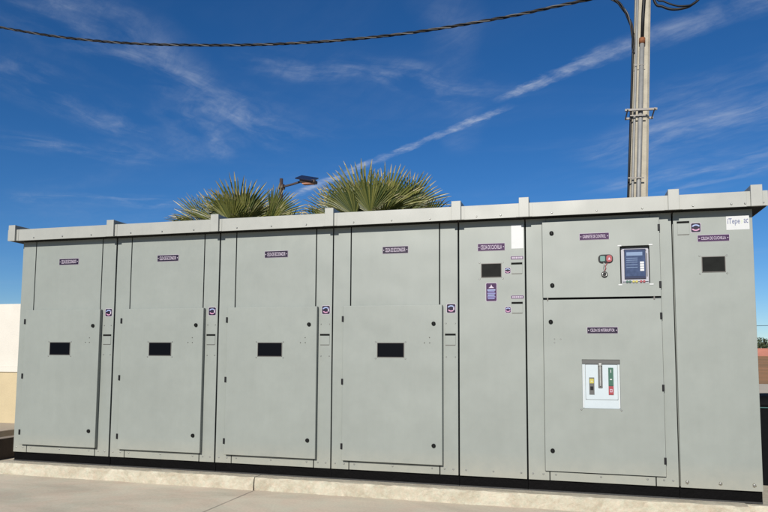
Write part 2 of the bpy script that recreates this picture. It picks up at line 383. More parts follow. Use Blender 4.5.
# concrete plinth slab the cabinets stand on, cast in pieces with rough faces
def slab(x0, x1, yf, yb, z1, label, seed):
    rnd = random.Random(seed); bm = bmesh.new(); n = max(4, int((x1-x0)/.05))
    prof = [(0, 0), (0, .45), (0, .86), (.012, 1.0), (.06, 1.0), (1, 1.0)]
    rows = []
    for i in range(n+1):
        x = x0+(x1-x0)*i/n; row = []
        wob_ = .006*math.sin(x*5+seed)+.004*math.sin(x*13)
        for k, (dy, dzz) in enumerate(prof):
            y = yf+dy if k < 5 else yb
            zz = z1*dzz
            if k in (2, 3): y += rnd.uniform(-.004, .008); zz += rnd.uniform(-.007, .002)
            if k < 3: y += wob_
            if k == 0: y += rnd.uniform(-.012, .006)
            row.append(bm.verts.new((x, y, zz if k else -.02)))
        rows.append(row)
    for i in range(n):
        for k in range(len(prof)-1): bm.faces.new((rows[i][k], rows[i+1][k], rows[i+1][k+1], rows[i][k+1]))
    for r_, flip in ((rows[0], 1), (rows[-1], 0)):
        b0 = bm.verts.new((r_[0].co.x, yb, -.02)); f = r_+[b0]
        bm.faces.new(f[::-1] if flip else f)
    o = mesh('concrete_plinth', bm, 'pad', smooth=False)
    return tag(o, label, 'concrete plinth', 'cream concrete plinths under the cabinets')
slab(-.06, 3.335, -.15, 1.75, .135, 'rough cream concrete plinth under the cabinets left of the vertical joint', 1)
slab(3.345, 8.17, -.15, 1.75, .135, 'rough cream concrete plinth under the cabinets right of the vertical joint', 2)
slab(8.175, 8.62, -.04, 1.75, .128, 'short set-back concrete plinth piece at the right end below the last cabinet', 3)

# low wall running back beside the left cabinet
bm = bmesh.new(); box(bm, -1.03, -.87, .25, 6.6, .0, .285, .006)
for f in bm.faces: f.material_index = 1 if abs(f.normal.x) > .7 and f.calc_center_median().x > -.9 else 0
tag(mesh('low_wall', bm, ['low_wall', 'low_wall_shaded']), 'low brown wall, pale on top, with shade coloured into its right side, running back beside the leftmost cabinet', 'wall')

# white boundary wall with a cream painted base
w = thing('boundary_wall', 'white wall with a cream painted base behind the left end of the cabinets', 'wall', (-8, 2.72, 0))
part('wall_upper', 'wall_white', w, lambda b: box(b, -22, 8.5, 0, .18, 1.21, 2.305, .004))
part('ledge', 'wall_white', w, lambda b: box(b, -22, 8.5, -.02, .2, 1.12, 1.21, .006))
part('wall_base', 'wall_cream', w, lambda b: box(b, -22, 8.5, .004, .176, .0, 1.12, .004))

# far pink wall
def gw(b):
    box(b, -70, 70, .05, .3, 0, 1.62); box(b, -70, 70, 0, .35, 1.621, 1.72)
    for k in range(36): box(b, -70+k*4, -69.6+k*4, -.03, .38, 0, 1.80)
o = part('garden_wall', 'pink_wall', None, gw); o.location = (30, 125, 1.05)
tag(o, 'long low pink wall far across the bare field', 'wall')

# ------------------------------------------------------------------ foliage helpers
def leafball(bm, c, rx, ry, rz, n, s, rnd):
    for _ in range(n):
        while True:
            p = Vector((rnd.uniform(-1, 1), rnd.uniform(-1, 1), rnd.uniform(-1, 1)))
            if .35 < p.length < 1: break
        q = Vector((c[0]+p.x*rx, c[1]+p.y*ry, c[2]+p.z*rz))
        a = Vector((rnd.gauss(0, 1), rnd.gauss(0, 1), rnd.gauss(0, 1))).normalized(); b = a.orthogonal().normalized()
        ss = s*rnd.uniform(.5, 1.3)
        bm.faces.new([bm.verts.new(q+a*ss), bm.verts.new(q+b*ss*.6), bm.verts.new(q-a*ss*.8), bm.verts.new(q-b*ss*.6)])
trees = [(20, 130, 4.0, 'dark tree beyond the pink wall, hidden behind the cabinets'), (10, 133, 4.8, 'far dark tree beyond the pink wall, second from the left of its row'), (-2, 131, 4.2, 'far dark tree beyond the pink wall at the left end of its row'), (31.5, 129, 4.6, 'dark rounded tree at the left of the row beyond the pink wall'), (36.5, 131, 3.5, 'dark tree directly behind the pink wall beside the cabinets'),
         (40.5, 129, 3.9, 'taller dark tree behind the pink wall at the right edge of the photo'), (45.5, 132, 4.2, 'dark tree beyond the right edge of the pink wall row')]
for i, (x, y, h, lb) in enumerate(trees):
    rnd = random.Random(40+i); t = thing('far_tree', lb, 'tree', (x, y, 1.1), 'dark trees beyond the pink wall')
    part('trunk', 'trunk', t, lambda b: tube(b, [(0, 0, 0), (.1, 0, h*.3), (0, .1, h*.6)], [.22, .17, .1], 7))
    def crown(b):
        for _ in range(9):
            leafball(b, (rnd.uniform(-1.9, 1.9), rnd.uniform(-1, 1), h*rnd.uniform(.38, .85)), 1.2, 1.1, .8, 130, .22, rnd)
    part('crown', 'bush_leaf', t, crown)

# ------------------------------------------------------------------ palms
def fan_leaf(bm, base, direction, roll_, pet, blade, nseg, spread, rnd, droop=.25):
    """costapalmate leaf: petiole then a pleated fan whose outer half is split into fingers"""
    d = Vector(direction).normalized()
    side = d.cross(Vector((0, 0, 1)));  side = side.normalized() if side.length > .05 else Vector((1, 0, 0))
    side = Matrix.Rotation(roll_, 3, d) @ side; nrm = side.cross(d).normalized()
    hub = Vector(base)+d*pet-Vector((0, 0, 1))*pet*.06
    tube(bm, [base, Vector(base)+d*pet*.5, hub], [.028, .02, .014], 5)
    steps = (0.02, .18, .38, .57, .68, .78, .91, 1.0)
    for k in range(nseg):
        f = (k+.5)/nseg*2-1; ang = f*spread
        dd = d*math.cos(ang)+side*math.sin(ang)
        tt = dd.cross(nrm).normalized()
        ln = blade*(1-.22*abs(f)**2)*rnd.uniform(.90, 1.06)
        half = spread/nseg
        bendf = droop*rnd.uniform(.6, 1.7); sidew = rnd.uniform(-.05, .05)
        tw = rnd.gauss(0, .25); nf_ = (nrm*math.cos(tw)+tt*math.sin(tw)); tf_ = (tt*math.cos(tw)-nrm*math.sin(tw))
        prev = None; dry = rnd.random() < .35
        for i, s in enumerate(steps):
            r = s*ln
            wdt = math.tan(half)*r*1.02 if s <= .57 else math.tan(half)*.57*ln*max(0.0, 1-(s-.57)/.43)**.68*.80+.002
            cup = .12*math.sin(min(s, .6)*PI)*blade*(abs(f)**1.5)
            c = hub+dd*r+nrm*cup-Vector((0, 0, 1))*(bendf*ln*max(0, s-.5)**2)+tt*(sidew*ln*max(0, s-.5))
            q_ = min(1.0, s*1.8); fold = (nrm*(1-q_)+nf_*q_)*wdt*.65; tv = tt*(1-q_)+tf_*q_
            v = [bm.verts.new(c-tv*wdt), bm.verts.new(c+fold), bm.verts.new(c+tv*wdt)]
            if prev:
                for fc in (bm.faces.new((prev[0], prev[1], v[1], v[0])), bm.faces.new((prev[1], prev[2], v[2], v[1]))):
                    if i >= 7 or (i >= 6 and (dry or i == 6 and rnd.random() < .4)): fc.material_index = 1
            prev = v
        if rnd.random() < .45:      # loose thread at the tip
            e = prev[1].co.copy(); h = e+dd*.03-Vector((0, 0, 1))*.05+tt*rnd.uniform(-.05, .05)
            bm.faces.new([bm.verts.new(e), bm.verts.new(e+tt*.005), bm.verts.new(h)])
def palm(x, y, heart, label, seed, explicit):
    rnd = random.Random(seed); t = thing('fan_palm', label, 'palm tree', (x, y, 0), 'fan palms behind the cabinets')
    def tr(b):
        n = 14
        tube(b, [(0, 0, heart*i/n) for i in range(n+1)], [.24-.09*i/n+(.022 if i % 2 else 0) for i in range(n+1)], 14)
        for k in range(60):
            a = k*2.4; z = heart*(.3+.68*k/60); r = .2
            tube(b, [(r*.8*math.cos(a), r*.8*math.sin(a), z), (r*1.5*math.cos(a), r*1.5*math.sin(a), z+.12)], [.035, .02], 5)
    part('trunk', 'trunk', t, tr)
    def cr(b):
        for (az, el, pet, bl, ro) in explicit:
            a = math.radians(az); e = math.radians(el)
            fan_leaf(b, (0, 0, heart), (math.sin(a)*math.cos(e), -math.cos(a)*math.cos(e), math.sin(e)), math.radians(ro), pet, bl, 27, math.radians(rnd.uniform(62, 76)), rnd)
        for k in range(10):
            a = k*2.399+seed; e = math.radians(rnd.uniform(-25, 12))
            fan_leaf(b, (0, 0, heart-.1), (math.sin(a)*math.cos(e), -math.cos(a)*math.cos(e), math.sin(e)), rnd.uniform(-.3, .3), .6, .75, 26, 1.2, rnd, .5)
    part('crown', ['palm_leaf', 'leaf_tip'], t, cr)
    def dead(b):
        for k in range(7):
            a = k*.9+seed; e = math.radians(rnd.uniform(-70, -45))
            fan_leaf(b, (0, 0, heart-.25), (math.sin(a)*math.cos(e), -math.cos(a)*math.cos(e), math.sin(e)), 0, .5, .65, 22, 1.1, rnd, .2)
    part('dead_fronds', 'dead_leaf', t, dead)
    return t
# azimuth: 0 towards the camera, +90 to the right; elevation; petiole; blade; roll
palm(.62, 4.5, 3.60, 'left fan palm showing above the second and third cabinets', 3,
     [(-85, 24, .72, .84, 65), (-94, 8, .95, .70, 50), (-70, 46, .42, .80, 60), (-10, 56, .33, .74, 0), (38, 72, .36, .94, -10), (62, 60, .34, .80, -40),
      (84, 30, .80, .76, -68), (93, 9, .98, .66, -50), (78, 14, .7, .7, -60), (178, 62, .42, .80, 0), (-150, 50, .5, .72, 20), (150, 46, .5, .72, -20), (-40, 25, .5, .7, -20), (40, 25, .5, .7, 20), (-60, 15, .6, .8, 10), (65, 12, .6, .6, 10)])
palm(3.27, 4.5, 3.60, 'right fan palm showing above the fourth cabinet', 8,
     [(4, 66, .38, .84, 0), (-75, 66, .42, 1.04, 78), (-62, 46, .46, .80, 50), (-88, 28, .72, .80, 70), (-95, 12, .92, .70, 55), (68, 56, .48, .92, -65), (86, 34, .76, .82, -70),
      (95, 14, 1.0, .62, -50), (180, 68, .42, .88, 0), (150, 55, .5, .8, 25), (-150, 55, .5, .8, -25), (-40, 25, .5, .7, -20), (40, 25, .5, .7, 20), (62, 20, .6, .7, 10)])

# ------------------------------------------------------------------ street lamp
t = thing('street_lamp', 'slim brown street lamp with a solar panel rising behind the left palm', 'street lamp', (-1.45, 11, 0))
part('pole', 'lamp_post', t, lambda b: tube(b, [(0, 0, 0), (0, 0, 3), (0, 0, 6.55)], [.085, .07, .05], 12), True)
part('arm', 'lamp_post', t, lambda b: (tube(b, [(0, 0, 6.30), (.35, 0, 6.36), (.72, 0, 6.45)], .032, 8), tube(b, [(-.05, 0, 6.30), (.09, 0, 6.30)], .085, 10)))
def panel(b):
    box(b, -.27, .27, -.22, .22, -.018, .018, .004)
    bmesh.ops.rotate(b, verts=b.verts, cent=(0, 0, 0), matrix=Matrix.Rotation(math.radians(12), 3, 'Y') @ Matrix.Rotation(math.radians(24), 3, 'X'))
    bmesh.ops.translate(b, verts=b.verts, vec=(.80, 0, 6.51))
part('solar_panel', 'solar', t, panel)
def head(b):
    box(b, -.24, .24, -.13, .13, -.05, .05, .03)
    bmesh.ops.rotate(b, verts=b.verts, cent=(0, 0, 0), matrix=Matrix.Rotation(math.radians(6), 3, 'Y'))
    bmesh.ops.translate(b, verts=b.verts, vec=(.86, -.02, 6.40))
hd = part('lamp_head', 'lamp_post', t, head)
part('lens', 'lamp_warm', hd, lambda b: box(b, .70, 1.02, -.12, .08, 6.325, 6.352))

# ------------------------------------------------------------------ utility pole (leans a little to the right)
PX, PY = 7.60, 3.5
up_ = thing('utility_pole', 'tall cream concrete utility pole with conduits rising behind the wide control cabinet', 'utility pole', (7.468, PY, 0))
up_.rotation_euler = (0, math.atan(.045), 0)
def polemesh(b):
    prev = None
    for z, wv in ((0, .152), (4, .126), (6.8, .108), (9, .095)):
        c = wv*.28
        ring = [b.verts.new(p) for p in ((-wv+c, -wv, z), (wv-c, -wv, z), (wv, -wv+c, z), (wv, wv-c, z), (wv-c, wv, z), (-wv+c, wv, z), (-wv, wv-c, z), (-wv, -wv+c, z))]
        if prev:
            for i in range(8): b.faces.new((prev[i], prev[(i+1) % 8], ring[(i+1) % 8], ring[i]))
        prev = ring
    b.faces.new(prev)
part('shaft', 'pole_concrete', up_, polemesh)
part('conduit', 'galv_pipe', up_, lambda b: tube(b, [(-.02, -.205, 0), (-.01, -.18, 3.8), (-.005, -.155, 6.10)], .034, 12), True)
part('conduit', 'galv_pipe', up_, lambda b: tube(b, [(-.105, -.19, 0), (-.09, -.16, 3.8), (-.075, -.14, 9)], .018, 10), True)
part('downlead', 'cable_black', up_, lambda b: tube(b, [(-.160, -.12, 0), (-.145, -.12, 3.8), (-.128, -.11, 5.9), (-.123, -.10, 6.25)], .017, 8), True)
part('conduit_cap', 'rust', up_, lambda b: tube(b, [(-.005, -.155, 6.06), (-.005, -.155, 6.14)], .044, 12), True)
part('riser_cable', 'cable_black', up_, lambda b: tube(b, [(-.005, -.155, 6.10), (.0, -.15, 6.5), (.02, -.14, 7.0), (.0, -.13, 8.4)], .026, 8), True)
br = part('bracket', 'dark_zinc', up_, lambda b: box(b, -.225, .215, -.245, -.215, 5.02, 5.05))
part('bracket', 'dark_zinc', up_, lambda b: box(b, -.20, .20, .135, .165, 5.02, 5.05))
for xx in (-.19, .18): part('bolt', 'dark_zinc', br, lambda b: tube(b, [(xx, -.275, 5.035), (xx, .19, 5.035)], .010, 8))
part('clip', 'dark_zinc', up_, lambda b: box(b, -.15, .06, -.222, -.214, 4.945, 4.965))
part('clip', 'dark_zinc', up_, lambda b: box(b, -.12, .04, -.196, -.193, 5.72, 5.728))
part('clip', 'dark_zinc', up_, lambda b: box(b, -.16, .06, -.226, -.218, 4.02, 4.04))

# bundled overhead cable that arrives from the left, bends and runs down the pole
def catmull(P, n=10):
    P = [Vector(p) for p in P]; out = []
    for i in range(len(P)-1):
        p0, p1, p2, p3 = P[max(i-1, 0)], P[i], P[i+1], P[min(i+2, len(P)-1)]
        for k in range(n):
            s = k/n; out.append(.5*((2*p1)+(p2-p0)*s+(2*p0-5*p1+4*p2-p3)*s*s+(3*p1-p0-3*p2+p3)*s**3))
    out.append(P[-1]); return out
cpts = [(-16, 3.4, 12.2), (-9, 3.4, 9.3), (-4.08, 3.4, 7.589+OZ), (-1.74, 3.4, 7.02+OZ), (.367, 3.4, 6.69+OZ), (2.284, 3.4, 6.50+OZ), (4.04, 3.4, 6.437+OZ), (5.66, 3.4, 6.497+OZ),
        (6.6, 3.38, 6.57+OZ), (7.162, 3.36, 6.60+OZ), (7.36, 3.34, 6.53+OZ), (7.50, 3.34, 6.35+OZ), (7.59, 3.36, 6.12+OZ), (7.618, 3.395, 5.9+OZ), (7.612, 3.39, 5.7+OZ)]
path = catmull(cpts, 26)
bm = bmesh.new()
for ph in range(3):
    pts = []; s = 0
    for i, p in enumerate(path):
        if i: s += (p-path[i-1]).length
        a = s*2*PI/.62+ph*2*PI/3
        d = (path[min(i+1, len(path)-1)]-path[max(i-1, 0)]).normalized(); u = Vector((0, 1, 0)); v = d.cross(u).normalized()
        rr = .0145
        pts.append(p+(u*math.cos(a)+v*math.sin(a))*rr)
    tube(bm, pts, .0115, 6)
nf = len(bm.faces)
for i, f in enumerate(bm.faces): f.material_index = 1 if i >= nf*2/3 else 0
tag(mesh('overhead_cable', bm, ['cable_black', 'cable_grey'], smooth=True), 'twisted black overhead cable sagging across the sky to the utility pole', 'cable')
loop = catmull([(7.85, 3.4, 6.95+OZ), (7.93, 3.38, 6.44+OZ), (8.03, 3.36, 6.345+OZ), (8.12, 3.35, 6.29+OZ), (8.206, 3.35, 6.27+OZ), (8.32, 3.35, 6.275+OZ), (8.42, 3.36, 6.31+OZ), (8.56, 3.37, 6.44+OZ), (8.75, 3.4, 6.85+OZ)], 6)
bm = bmesh.new(); tube(bm, loop, .019, 8); tube(bm, [p+Vector((0.02, -.02, .035+.03*math.sin(i*.12))) for i, p in enumerate(loop)], .013, 8)
tag(mesh('cable_loop', bm, 'cable_black', smooth=True), 'slack loop of black cable hanging at the top right of the utility pole', 'cable')

# thin wire far away on the right
bm = bmesh.new(); A = Vector((-30, 60, 5.9)); B = Vector((55, 60, 5.7))
tube(bm, [A.lerp(B, i/40)-Vector((0, 0, 1))*4*1.75*(i/40)*(1-i/40)*1.0 for i in range(41)], .022, 5)
tag(mesh('distant_wire', bm, 'cable_black'), 'thin wire low in the sky at the right edge above the far trees', 'cable')
for xx in (-30, 55):
    part_o = part('wire_post', 'pole_concrete', None, lambda b: tube(b, [(0, 0, 0), (0, 0, 6.2)], [.15, .1], 10)); part_o.location = (xx, 60, 0)
    tag(part_o, ('distant concrete post holding the far wire, hidden behind the cabinets' if xx < 0 else 'distant concrete post holding the right end of the far wire'), 'post')

# ------------------------------------------------------------------ black waste container right of the cabinets
t = thing('waste_container', 'black plastic waste container with a thin teal edge beside the rightmost cabinet', 'waste container', (8.50, 1.0, 0))
def binbody(b):
    pts0 = rrect(.06, .92, .06, .70, .05); pts1 = rrect(0, .98, 0, .76, .05); prev = None
    for pts, z in ((pts0, .0), (pts1, .93)):
        ring = [b.verts.new((x, y, z)) for x, y in pts]
        if prev:
            for i in range(len(ring)): b.faces.new((prev[i], prev[(i+1) % len(ring)], ring[(i+1) % len(ring)], ring[i]))
        else: b.faces.new(ring[::-1])
        prev = ring
    b.faces.new(prev)
part('body', 'bin_black', t, binbody)
part('rim', 'bin_teal', t, lambda b: box(b, -.02, 1.0, -.02, .78, .931, .945, .004))
def lid(b):
    prev = None
    for pts, z in ((rrect(-.03, 1.01, -.03, .79, .06), .948), (rrect(-.03, 1.01, -.03, .79, .06), .985), (rrect(.05, .93, .06, .70, .08), 1.045), (rrect(.2, .78, .18, .58, .08), 1.06)):
        ring = [b.verts.new((x, y, z)) for x, y in pts]
        if prev:
            for i in range(len(ring)): b.faces.new((prev[i], prev[(i+1) % len(ring)], ring[(i+1) % len(ring)], ring[i]))
        else: b.faces.new(ring[::-1])
        prev = ring
    b.faces.new(prev)
part('lid', 'bin_black', t, lid, True)

# ------------------------------------------------------------------ switchgear cabinets
# local frame: origin at the left edge, on the plinth (z=0); cabinet face plane y=0, its lower edge z=B
B = .11; D = 1.55; ZB = 2.607; ZT = 2.75; PR = .05
CX, CZ, CD = 6.68488, 1.23207, 6.98649
def carcass(t, w, first=False, last=False):
    part('carcass', 'cab', t, lambda b: box(b, .006, w-.006, .045, D, B+.004, B+ZB+.0, 0))
    part('gasket', 'gasket', t, lambda b: box(b, .012, w-.012, .018, .044, B+.006, B+ZB-.002))
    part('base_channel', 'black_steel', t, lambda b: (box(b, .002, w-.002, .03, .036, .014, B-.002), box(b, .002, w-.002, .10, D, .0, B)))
    part('base_flange', 'flange', t, lambda b: box(b, .002, w-.002, .018, .0995, .0, .0135))
def roof(t, w, first=False, last=False):
    x0 = -.11 if first else .003; x1 = w+.11 if last else w-.003
    def rf(b):
        # fascia folded from sheet: front lip, return under, top deck sloping back
        box(b, x0, x1, -.12, -.112, B+ZB, B+ZT, .002)
        box(b, x0, x1, -.112, D+.12, B+ZT-.008, B+ZT-.0005)
        if first: box(b, x0, x0+.008, -.1115, D+.12, B+ZB+.0065, B+ZT-.0085)
        if last: box(b, x1-.008, x1, -.1115, D+.12, B+ZB+.0065, B+ZT-.0085)
    r = part('roof', 'cab_roof', t, rf)
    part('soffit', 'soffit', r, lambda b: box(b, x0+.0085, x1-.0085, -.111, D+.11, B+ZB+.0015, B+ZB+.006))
    xs = [w*.195, w*.5, w*.80] if w > 1 else [w*.30, w*.66]
    if last: xs = [.17, .50, .615, w+.07]
    for xx in xs:
        part('bolt', 'zinc', r, lambda b: disc(b, xx, B+ZB+.03, .0095, -.131, -.12, 10, True))
def rib(t, x):
    def f(b):
        box(b, x-.08, x+.08, -.1235, -.1205, B+ZB+.003, B+ZT-.003)
        box(b, x-.049, x+.049, -.150, -.1240, B+ZB-.004, B+ZT+.052, .003)
        box(b, x-.049, x+.049, -.1238, D+.14, B+ZT+.001, B+ZT+.050, .003)
    part('roof_joint', 'cab_roof', t, f)
def screw(b, x, z, r=.008, y=0.0): disc(b, x, z, r, y-.006, y, 10, True)
def sheetp(b, x0, x1, z0, z1, y0=0.0, y1=.02, bev=.002): box(b, x0, x1, y0, y1, B+z0, B+z1, bev)
def name_plate(t, s, x0, x1, z0, z1, y, m='purple'):
    p = part('name_plate', 'label_white', t, lambda b: box(b, x0, x1, y-.003, y, B+z0, B+z1, .001))
    part('plate_field', m, p, lambda b: box(b, x0+.003, x1-.003, y-.0045, y-.0031, B+z0+.003, B+z1-.003))
    text('lettering', s, x0+.032, x1-.032, B+z0+.018, B+z1-.018, y-.0048, 'label_white', p, .004)
    part('plate_rivet', 'label_white', p, lambda b: disc(b, x0+.015, B+(z0+z1)/2, .005, y-.006, y-.0046, 8))
    part('plate_rivet', 'label_white', p, lambda b: disc(b, x1-.015, B+(z0+z1)/2, .005, y-.006, y-.0046, 8))
def lock_sticker(t, x0, x1, z0, z1, y, k=0, m='dark_purple'):
    p = part('warning_sticker', 'label_white', t, lambda b: prism(b, rrect(x0, x1, B+z0, B+z1, .014), y-.0015, y))
    e = .004
    part('sticker_field', m, p, lambda b: prism(b, rrect(x0+e, x1-e, B+z0+e, B+z1-e, .012), y-.0025, y-.0016))
    w = x1-x0; h = z1-z0; cx = (x0+x1)/2; cz = B+(z0+z1)/2
    def arc(b, a0, a1, r0, r1, sx=1.0, sz=1.0):
        n = 14; P = [(cx+sx*r1*math.cos(a0+(a1-a0)*i/n), cz+sz*r1*math.sin(a0+(a1-a0)*i/n)) for i in range(n+1)]
        P += [(cx+sx*r0*math.cos(a1-(a1-a0)*i/n), cz+sz*r0*math.sin(a1-(a1-a0)*i/n)) for i in range(n+1)]
        prism(b, P, y-.0036, y-.0027)
    part('symbol', 'sticker_blue', p, lambda b: arc(b, math.radians(25), math.radians(155), .30*h, .46*h, .92, .72))
    if k == 0:
        part('symbol', 'sticker_pink', p, lambda b: arc(b, math.radians(205), math.radians(335), .30*h, .46*h, .92, .72))
    else:
        part('symbol', 'label_white', p, lambda b: prism(b, [(x1-.026, cz-.022), (x1-.014, cz-.014), (x1-.014, cz+.022), (x1-.026, cz+.024)], y-.0036, y-.0027))
        part('symbol', 'sticker_pink', p, lambda b: arc(b, math.radians(210), math.radians(310), .28*h, .42*h, .92, .8))
def slot_cover(t, x0, x1, z0, z1, y=0.0, screws=True, name='slot_cover'):
    c = part(name, 'cab', t, lambda b: (box(b, x0+.004, x1-.003, y-.005, y, B+z0, B+z1-.017, .001)))
    part('slot', 'gasket', c, lambda b: box(b, x0, x1-.002, y-.004, y-.0003, B+z1-.015, B+z1+.004))
    part('slot_edge', 'dark_zinc', c, lambda b: box(b, x0+.004, x1-.006, y-.0032, y-.0003, B+z0-.006, B+z0-.001))
    return c
def view_window(t, x0, x1, z0, z1, y, m='window'):
    f = part('viewing_window', m, t, lambda b: box(b, x0, x1, y-.003, y-.0005, B+z0, B+z1, .001))
    part('window_lip', 'dark_zinc', f, lambda b: frame(b, x0-.006, x1+.006, B+z0-.006, B+z1+.006, .0058, y-.0045, y-.0004))
    for xx in (x0-.022, x1+.018):
        for zz in (z0-.018, z1+.012):
            part('screw', 'zinc', f, lambda b: screw(b, xx, B+zz, .0085, y))
    return f
def knob(t, x, z, y, name='lock_knob'):
    k = part(name, 'gasket', t, lambda b: disc(b, x, B+z, .021, y-.012, y, 18))
    part('key_slot', 'black_plastic', k, lambda b: box(b, x-.003, x+.003, y-.0135, y-.0121, B+z-.010, B+z+.010))
def hinge(t, x, z, y):
    part('hinge', 'black_plastic', t, lambda b: box(b, x-.011, x+.011, y-.010, y, B+z-.032, B+z+.032, .004))

def feeder(t, w=1.385):
    carcass(t, w); roof(t, w)
    part('left_upright', 'cab', t, lambda b: sheetp(b, .008, .200, .002, ZB-.001))
    part('right_upright', 'cab', t, lambda b: sheetp(b, 1.192, w-.008, .002, ZB-.001))
    part('upper_panel', 'cab', t, lambda b: sheetp(b, .213, 1.179, 1.62, ZB-.0015, .0, .018))
    k = part('kick_plate', 'cab', t, lambda b: sheetp(b, .209, 1.181, .003, .12))
    for xx in (.265, .685, 1.105): part('rivet', 'zinc', k, lambda b: screw(b, xx, B+.060, .0095))
    for xx in (.050, .150, 1.235, 1.325): part('rivet', 'zinc', t, lambda b: screw(b, xx, B+.060, .0095))
    y = -PR
    d = part('door', 'cab', t, lambda b: box(b, .135, 1.222, y, -.003, B+.100, B+1.742, .006))
    part('door_seal', 'gasket', d, lambda b: box(b, .150, 1.205, -.003, -.0003, B+.088, B+1.73))
    for zz in (1.60, .93, .25): hinge(d, .137, zz, y)
    for zz in (1.545, .296): knob(d, 1.132, zz, y)
    view_window(d, .529, .813, 1.197, 1.341, y)
    for xx, zz in ((1.088, 1.40), (1.034, 1.345), (1.09, 1.345)):
        part('screw', 'dark_zinc', d, lambda b: screw(b, xx, B+zz, .006, y))
    name_plate(t, 'CELDA DE SECCIONADOR', .562, .848, 2.300, 2.378, 0, 'dark_purple')
    lock_sticker(t, 1.258, 1.356, 1.655, 1.752, 0, 1)
    c = slot_cover(t, 1.242, 1.356, 1.325, 1.438)
    for xx, zz in ((1.252, 1.548), (1.348, 1.548), (1.255, 1.20), (1.35, 1.20)):
        part('screw', 'zinc', t, lambda b: screw(b, xx, B+zz, .0075))
GR = 'light grey switchgear cabinets in a row'
f0 = thing('switchgear_cabinet', 'leftmost light grey cabinet of the row, first of the four with a protruding lower door', 'electrical cabinet', (0, 0, OZ-B), GR)
feeder(f0)
feeders = [f0]
for x, lb in ((1.390, 'second light grey cabinet from the left, left palm fronds start above it'),
              (2.777, 'third light grey cabinet from the left, under the street lamp and palm leaves'),
              (4.160, 'fourth light grey cabinet from the left, directly below the right palm')):
    c = copy_tree(f0); c.location = (x, 0, OZ-B); c['label'] = lb; feeders.append(c)
# the joint covers sit on each cabinet's left edge; left end gets its side return
def end_left(t):
    part('roof_side', 'cab_roof', t, lambda b: (box(b, -.115, -.0005, -.12, -.112, B+ZB, B+ZT), 
         box(b, -.115, -.0005, -.1115, D+.12, B+ZT-.008, B+ZT-.0005), box(b, -.115, -.108, -.1115, D+.12, B+ZB+.0065, B+ZT-.0085)))
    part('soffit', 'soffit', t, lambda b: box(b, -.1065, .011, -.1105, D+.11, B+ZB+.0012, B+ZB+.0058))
    rib(t, -.042)
    part('side_bolt', 'dark_zinc', t, lambda b: tube(b, [(.02, .10, B+1.30), (-.035, .10, B+1.30)], .014, 8))
end_left(f0)
for f in feeders[1:]: rib(f, 0.0)

# ---- narrow slot cabinet (fifth)
t = thing('slim_cabinet', 'narrow grey cabinet with blank white paper, two slots and a purple danger sticker', 'electrical cabinet', (5.546, 0, OZ-B), GR)
w = .684
carcass(t, w); roof(t, w); rib(t, 0.0)
fp = part('front_panel', 'cab', t, lambda b: sheetp(b, .008, w-.008, .002, ZB-.001))
for xx in (.070, .345, .620): part('rivet', 'zinc', fp, lambda b: screw(b, xx, B+.060, .0095))
name_plate(t, 'CELDA DE CUCHILLA', .200, .480, 2.293, 2.371, 0)
part('white_paper', 'sticker_white', t, lambda b: box(b, .545, .666, -.0015, 0, B+2.308, B+2.552))
view_window(t, .240, .438, 2.022, 2.158, 0, 'panel_grey')
p = part('danger_sticker', 'label_white', t, lambda b: prism(b, rrect(.281, .395, B+1.770, B+1.962, .012), -.0015, 0))
part('sticker_field', 'purple', p, lambda b: prism(b, rrect(.285, .391, B+1.774, B+1.958, .010), -.0024, -.0016))
part('triangle', 'label_white', p, lambda b: (prism(b, [(.308, B+1.908), (.368, B+1.908), (.345, B+1.925), (.338, B+1.947), (.331, B+1.925)], -.0034, -.0026)))
for i in range(6):
    part('text_line', 'text_lilac' if i % 3 else 'sticker_blue', p, lambda b: box(b, .297+.004*(i % 2), .379-.008*(i % 2), -.0033, -.0025, B+1.893-i*.0175-.011, B+1.893-i*.0175))
for z0, k in ((2.052, 0), (1.650, 1)):
    c = slot_cover(t, .541, .655, z0, z0+.108)
    p = part('slot_label', 'label_white', t, lambda b: box(b, .536, .664, -.002, 0, B+z0+.144, B+z0+.178))
    part('plate_field', 'purple', p, lambda b: box(b, .538, .662, -.0028, -.0021, B+z0+.146, B+z0+.176))
    rn = random.Random(int(z0*10)); xx = .548
    while xx < .650:
        wd = rn.uniform(.006, .011); part('glyph', 'label_white', p, lambda b: box(b, xx, min(xx+wd, .654), -.0036, -.0029, B+z0+.152, B+z0+.170)); xx += wd+.004
    lock_sticker(t, .474, .537, z0+.0, z0+.064, 0, 0, 'purple' if k else 'dark_purple')

